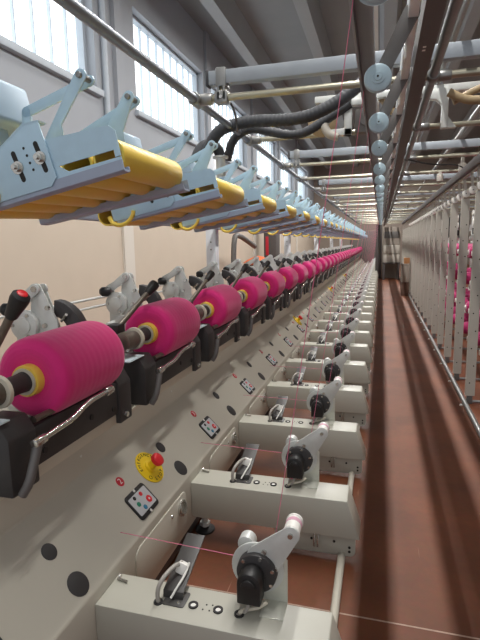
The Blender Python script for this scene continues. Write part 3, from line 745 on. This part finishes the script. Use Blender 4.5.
g = G(); g.box(-.42,.6,3.24,3.34,1.90,1.94,.004); g.build('carriage_bar', 'galv', r)
g = G(); g.box(-.17,-.06,3.21,3.30,1.70,1.84,.01); g.cyl((-.11,3.19,1.77),(-.11,3.32,1.77),.03,seg=18); g.build('blower_motor', 'armgrey', r)
g = G(); g.lathe([(0,.05),(.02,.09),(.05,.09),(.06,.05)],(-.38,3.28,1.80),(-.38,4,1.80),24); g.build('fan_housing', 'hose_tan', r)
g = G(); g.tube(arc_pts if False else [(-.33,3.22,1.80),(-.36,3.2,1.76),(-.33,3.2,1.70),(-.27,3.2,1.68)],.026,12,2); g.build('outlet_elbow', 'farwhite', r)
# fitting at the left end of the hoses
r = thing('hose_manifold', 'dark hose fitting on a flanged grey stub pipe at left', 'fitting', (-1.0,3.1,1.4))
g = G(); g.tube([(-1.0,3.1,1.30),(-1.0,3.1,1.60)],.03,14); g.lathe([(0,.05),(.012,.05)],(-1.0,3.1,1.585),(-1.0,3.1,3),20); g.build('stub_pipe', 'galv', r)
g = G(); g.tube([(-1.0,3.1,1.60),(-1.02,3.08,1.66),(-1.08,3.05,1.67),(-1.12,3.03,1.63),(-1.14,3.0,1.55)],.034,12,2); g.build('elbow', 'hose', r)
g = G(); g.tube([(-1.0,3.1,1.30),(-1.15,3.3,1.22),(-1.26,3.5,1.19)],.022,10,1); g.build('stay', 'galv', r)
# thin black cables slung between pipes
def cable(pts, label):
    o = G().tube(pts,.006,8,3).build('power_cable', 'black', at=pts[0]); tag(o, label, 'cable', 'black cables slung overhead')
cable([(-.86,2.46,1.77),(-.80,2.5,1.80),(-.76,2.6,1.76),(-.80,2.8,1.70),(-.86,3.0,1.72)], 'black cable looping from the first left pipe clamp')
cable([(.20,4.4,1.70),(.4,4.5,1.66),(.62,4.6,1.67),(.70,4.7,1.60)], 'black cable drooping above the right creel rail')
# trunking boxes between pipes at right
for i, (x,y,z) in enumerate(((.75,3.9,1.66),(.66,4.75,1.66),(.57,5.6,1.68))):
    g = G(); g.cyl((x,y,z-.035),(x,y,z+.035),.032,seg=18,bev=.004); g.box(x-.012,x+.012,y-.012,y+.012,z+.03,1.75)
    o = g.build('pipe_knuckle', 'farwhite', at=(x,y,z)); tag(o, 'pale round pipe joint above the right rail, %s from the camera' % nth(i), 'joint', 'pale joints above the right rail')

# ------------------------------------------------------------------ right creel
posts = [3.32+.555*k for k in range(20)]
r = thing('creel_base_rail', 'round steel base rail on the floor along the right creel', 'rail', (.54,2.4,0))
G().tube([(.54,2.0,.016),(.54,14.2,.016)],.0155,12).build('rail_tube', 'steel', r)
for y in posts: G().tube([(.555,y+.01,.014),(1.25,y+.01,.014)],.009,8).build('cross_tube', 'steel', r)
for i, y in enumerate(posts[:9]): G().lathe([(0,.010),(.008,.008)],(.517,y-.05,.0),(.517,y-.05,1),12).build('glide', 'white', r)
r = thing('creel_top_rail', 'dark flat rail along the top of the right creel', 'rail', (.54,2.4,1.47))
G().box(.525,.548,1.9,14.2,1.478,1.53,.002).build('rail_bar', 'brown_beam', r)
G().box(.549,.562,1.9,14.2,1.466,1.480,.001).build('rail_strip', 'farwhite', r)
nd = [3.32-.035+.2775*i for i in range(28)]
def creel_guide(i, y):
    r = thing('creel_guide', lab(i,'round white guide disc on short arm under the creel rail, %s','tiny white guide disc far along the creel rail',14), 'thread guide', (.565,y,1.362), 'guide discs along the creel rail')
    g = G(); g.prism(capsule(.553,1.476,.008,.566,1.362,.008,4), 'Y', y-.003, y+.001); g.build('guide_arm', 'creel', r)
    g = G(); g.lathe([(0,.016),(.003,.025),(.009,.026),(.013,.015)],(.566,y-.015,1.362),(.566,99,1.362),20); w = g.build('guide_disc', 'white', r)
    G().cyl((.566,y-.0155,1.362),(.566,y-.017,1.362),.005,seg=8).build('disc_hub', 'steel', w)
for i, y in enumerate(nd): creel_guide(i, y)
def creel_post(k, y):
    r = thing('creel_post', lab(k,'tall pale drilled upright of the right creel, %s from the camera','',20), 'post', (.572,y,0), 'uprights of the right creel')
    g = G(); g.prism([(.545,y-.012),(.600,y-.012),(.600,y+.018),(.597,y+.018),(.597,y-.009),(.548,y-.009),(.548,y+.018),(.545,y+.018)], 'Z', .055, 1.33); up = g.build('upright', 'creel', r)
    n = 10 if k < 6 else 4
    for j in range(n):
        z = .14+j*1.12/n; x = .572+(.012 if j % 2 else -.006)
        G().cyl((x,y-.0121,z),(x,y-.0127,z),.0045,seg=8).build('drill_hole', 'ink', up)
    g = G(); g.box(.556,.590,y-.006,y+.02,0.0,.062,.002); g.build('post_foot', 'armgrey', r)
    g = G(); g.prism([(.548,y),(.553,y),(.553,y+.01),(.548,y+.01)], 'Z', 1.329, 1.4785); g.build('post_hanger', 'creel', r)
for k, y in enumerate(posts): creel_post(k, y)
# cones on pegs behind the uprights
rows = [(.93,'top'),(.68,'second'),(.44,'third'),(.20,'bottom')]
rk = thing('cone_rack', 'steel rack behind the right creel holding the magenta cones', 'rack', (1.12,5.8,0))
for y in posts[::2]: G().box(1.10,1.14,y+.2,y+.24,0,1.40,.002).build('rack_post', 'galv', rk)
for z, nme in rows: G().box(1.095,1.0995,3.2,9.6,z-.075,z-.055).build('rack_bar', 'steel', rk)
cone0 = thing('yarn_cone', 'x', 'yarn cone', (.84,3.42,.93))
G().lathe([(0,.034),(.003,.045),(.02,.054),(.17,.074),(.185,.072),(.19,.04)],(.75,3.42,.93),(2,3.42,.93),28).build('cone_yarn', 'cone', cone0)
G().lathe([(0,.012),(0,.022),(.20,.034),(.30,.03)],(.735,3.42,.93),(2,3.42,.93),18).build('cone_tube', 'white', cone0)
G().tube([(.94,3.42,.93),(1.098,3.42,.90)],.008,8).build('cone_peg', 'steel', cone0)
first = True
for k in range(11):
    for ri, (z, nme) in enumerate(rows):
        for h in range(2):
            if (k >= 7 or ri in (1,3)) and h: continue
            o = cone0 if first else copy_tree(cone0); 
            o.location = (.84+.10*(ri % 2)*0, 3.42+.555*k+.24*h, z)
            o['label'] = ('magenta yarn cone in the %s row behind the creel post, %s from the camera' % (nme, nth(2*k+h))) if 2*k+h < 14 else 'tiny magenta cone deep in the %s row of the right creel' % nme
            o['group'] = 'magenta cones on the right creel'
            first = False
# white and black tensioners on the rack near the top
def tensioner(i, y):
    r = thing('yarn_tensioner', lab(i,'small white and black yarn tensioner high on the creel, %s','tiny yarn tensioner far along the creel',14), 'tensioner', (.70,y,1.15), 'tensioners on the right creel')
    g = G(); g.lathe([(0,.012),(.004,.028),(.012,.028),(.016,.012)],(.66,y,1.17),(2,y,1.17),16); g.lathe([(0,.012),(.004,.024),(.012,.024),(.016,.012)],(.66,y+.03,1.24),(2,y+.03,1.24),16); g.build('tension_cap', 'white', r)
    g = G(); g.box(.68,.70,y-.02,y+.05,1.06,1.28,.003); g.box(.66,.68,y-.03,y+.0,1.085,1.13,.003); g.build('tension_body', 'black', r)
    g = G(); g.box(.70,1.10,y+.0,y+.02,1.15,1.165); g.build('tension_arm', 'galv', r)
    g = G(); g.ball((.665,y+.01,1.055),.022); g.build('tension_knob', 'white', r)
for i in range(14): tensioner(i, 3.3+.40*i)

# ------------------------------------------------------------------ far end of the aisle
r = thing('work_table', 'low dark table at the far end of the aisle holding grey boxes', 'table', (.28,14,0))
G().box(.05,.51,13.9,14.4,.43,.47,.004).build('tabletop', 'fardark', r)
for x in (.06,.44):
    for y in (13.91,14.33): G().box(x,x+.06,y,y+.06,0,.43).build('leg', 'fardark', r)
for z, n_ in ((.4705,'lower'),(.705,'upper')):
    o = G().box(.07,.49,13.95,14.35,z,z+.215,.01); 
    o.box(.44,.47,13.94,13.951,z+.06,z+.13)
    o = o.build('storage_box', 'farwhite', at=(.28,14.15,z)); tag(o, '%s pale grey box stacked on the table at the aisle end' % n_, 'box', 'pale boxes on the far table')
r = thing('control_cabinet', 'grey control cabinet with a small lamp, behind the boxes at aisle end', 'cabinet', (.27,14.6,0))
G().box(.04,.52,14.5,14.9,0,1.42,.01).build('cabinet_body', 'fargrey', r)
G().box(.08,.48,14.49,14.4995,1.12,1.30,.004).build('display', 'armgrey', r)
G().ball((.26,14.48,1.31),.022).build('lamp', 'white', r)
o = G().box(-.14,.03,14.4,14.8,0,1.5,.01).build('dark_cabinet', 'fardark', at=(-.05,14.6,0)); tag(o, 'tall narrow dark cabinet at the far left of the aisle end', 'cabinet')
r = thing('grey_bin', 'grey box standing on a brown crate at the creel end', 'box', (.46,9.95,0.25))
G().box(.385,.53,9.82,10.2,.26,.60,.008).build('bin_body', 'fargrey', r); G().box(.375,.54,9.81,10.21,.585,.61,.004).build('lid', 'fargrey', r)
o = G().box(.395,.53,9.84,10.2,0,.26,.004).build('brown_crate', 'crate', at=(.46,10.0,0)); tag(o, 'brown crate on the floor beneath the grey box', 'crate')
o = G().box(.435,.535,9.86,10.05,.6101,.72,.003).build('cardboard_box', 'cardboard', at=(.48,9.95,.61)); tag(o, 'small cardboard box on top of the grey box', 'box')
o = G().box(-1.2,-.2,YE+.06,YE+.6,0,1.45,.02).build('machine_end_cabinet', 'mauve', at=(-.7,YE+.3,0)); tag(o, 'mauve cabinet closing the far end of the winding machine', 'cabinet')
# things by the left wall glimpsed between posts
r = thing('bag_stand', 'pinkish bin with an orange bag heaped on top by the left wall', 'bin', (-2.5,10.2,0))
G().lathe([(0,.20),(.62,.26),(.64,.25)],(-2.5,10.2,0),(-2.5,10.2,1),24).build('bin_body', 'mauve', r)
G().lathe([(0,.30),(.05,.32),(.10,.24),(.16,.10),(.18,.02)],(-2.5,10.2,.60),(-2.52,10.2,1.6),16).build('bag', 'orange', r)
r = thing('fire_cabinet', 'tall dark cabinet with a red upright panel by the left wall', 'cabinet', (-2.55,11.9,0))
G().box(-2.75,-2.45,11.8,12.3,0,1.5,.01).build('cabinet_body', 'fardark', r); G().box(-2.70,-2.63,11.785,11.7995,.75,1.2,.004).build('red_panel', 'red_badge', r)
r = thing('floor_duct', 'dark grey duct elbow rising in front of the cream wall', 'duct', (-2.55,8.9,0))
g = G(); g.tube([(-2.6,8.7,0),(-2.6,8.7,1.15),(-2.56,8.9,1.22),(-2.5,9.9,0.98)],.05,14,3); g.build('duct_pipe', 'armgrey', r)

# ------------------------------------------------------------------ aisle lamp troughs and added side fill
LX, LZ = -.16, 3.9
for i in range(7):
    y = 1.95+3.0*i
    r = thing('ceiling_lamp', 'long lamp trough hanging above the machine aisle, %s from the camera' % nth(i), 'lamp', (LX,y,LZ), 'lamp troughs above the aisle')
    g = G(); g.prism([(LX-.05,LZ+.01),(LX+.05,LZ+.01),(LX+.03,LZ+.06),(LX-.03,LZ+.06)], 'Y', y-1.45, y+1.45); g.build('housing', 'lamp', r)
    g = G(); g.tube([(LX,y-1,LZ+.06),(LX,y-1,ZC-.32)],.006,6); g.tube([(LX,y+1,LZ+.06),(LX,y+1,ZC-.32)],.006,6); g.build('suspension', 'steel', r)
    li = bpy.data.lights.new('lamp_light', 'AREA'); li.shape = 'RECTANGLE'; li.size = .05; li.size_y = 2.9; li.energy = 82; li.color = (1.0,.98,.95)
    lo = bpy.data.objects.new('lamp_light', li); COL.objects.link(lo); lo.location = (LX,y,LZ)
for x, e in ((-2.0,27),(1.9,5)):  # unseen area lights without fittings, added as soft fill on both sides
    for y in (2.5,8,13.5,19):
        li = bpy.data.lights.new('side_fill_light', 'AREA'); li.shape = 'RECTANGLE'; li.size = .5; li.size_y = 4.6; li.energy = e; li.color = (1.0,.97,.93)
        lo = bpy.data.objects.new('side_fill_light', li); COL.objects.link(lo); lo.location = (x,y,4.2)

w = bpy.data.worlds.new('hall_ambient'); SC.world = w; w.use_nodes = True
bg = w.node_tree.nodes['Background']; bg.inputs['Color'].default_value = (.92,.95,1,1); bg.inputs['Strength'].default_value = .55

# ------------------------------------------------------------------ camera
Rm = ((0.96177208,-0.0252393,-0.27268563),(0.27327326,0.15311055,0.94967304),(-0.01778196,0.9878867,-0.15415468))
cd = bpy.data.cameras.new('camera'); co = bpy.data.objects.new('camera', cd); COL.objects.link(co)
m = Matrix([[Rm[i][0], Rm[i][1], -Rm[i][2], (0,0,1.045)[i]] for i in range(3)]+[[0,0,0,1]])
co.matrix_world = m
cd.sensor_fit = 'VERTICAL'; cd.sensor_height = 24; cd.lens = 490/640*24; cd.clip_start = .02; cd.clip_end = 100
SC.camera = co
for o in list(bpy.data.objects):
    if '_local' in o: del o['_local']
SC.view_settings.view_transform = 'Standard'; SC.view_settings.look = 'None'; SC.view_settings.gamma = 1; SC.view_settings.use_curve_mapping = False
SC.view_settings.exposure = 0.42
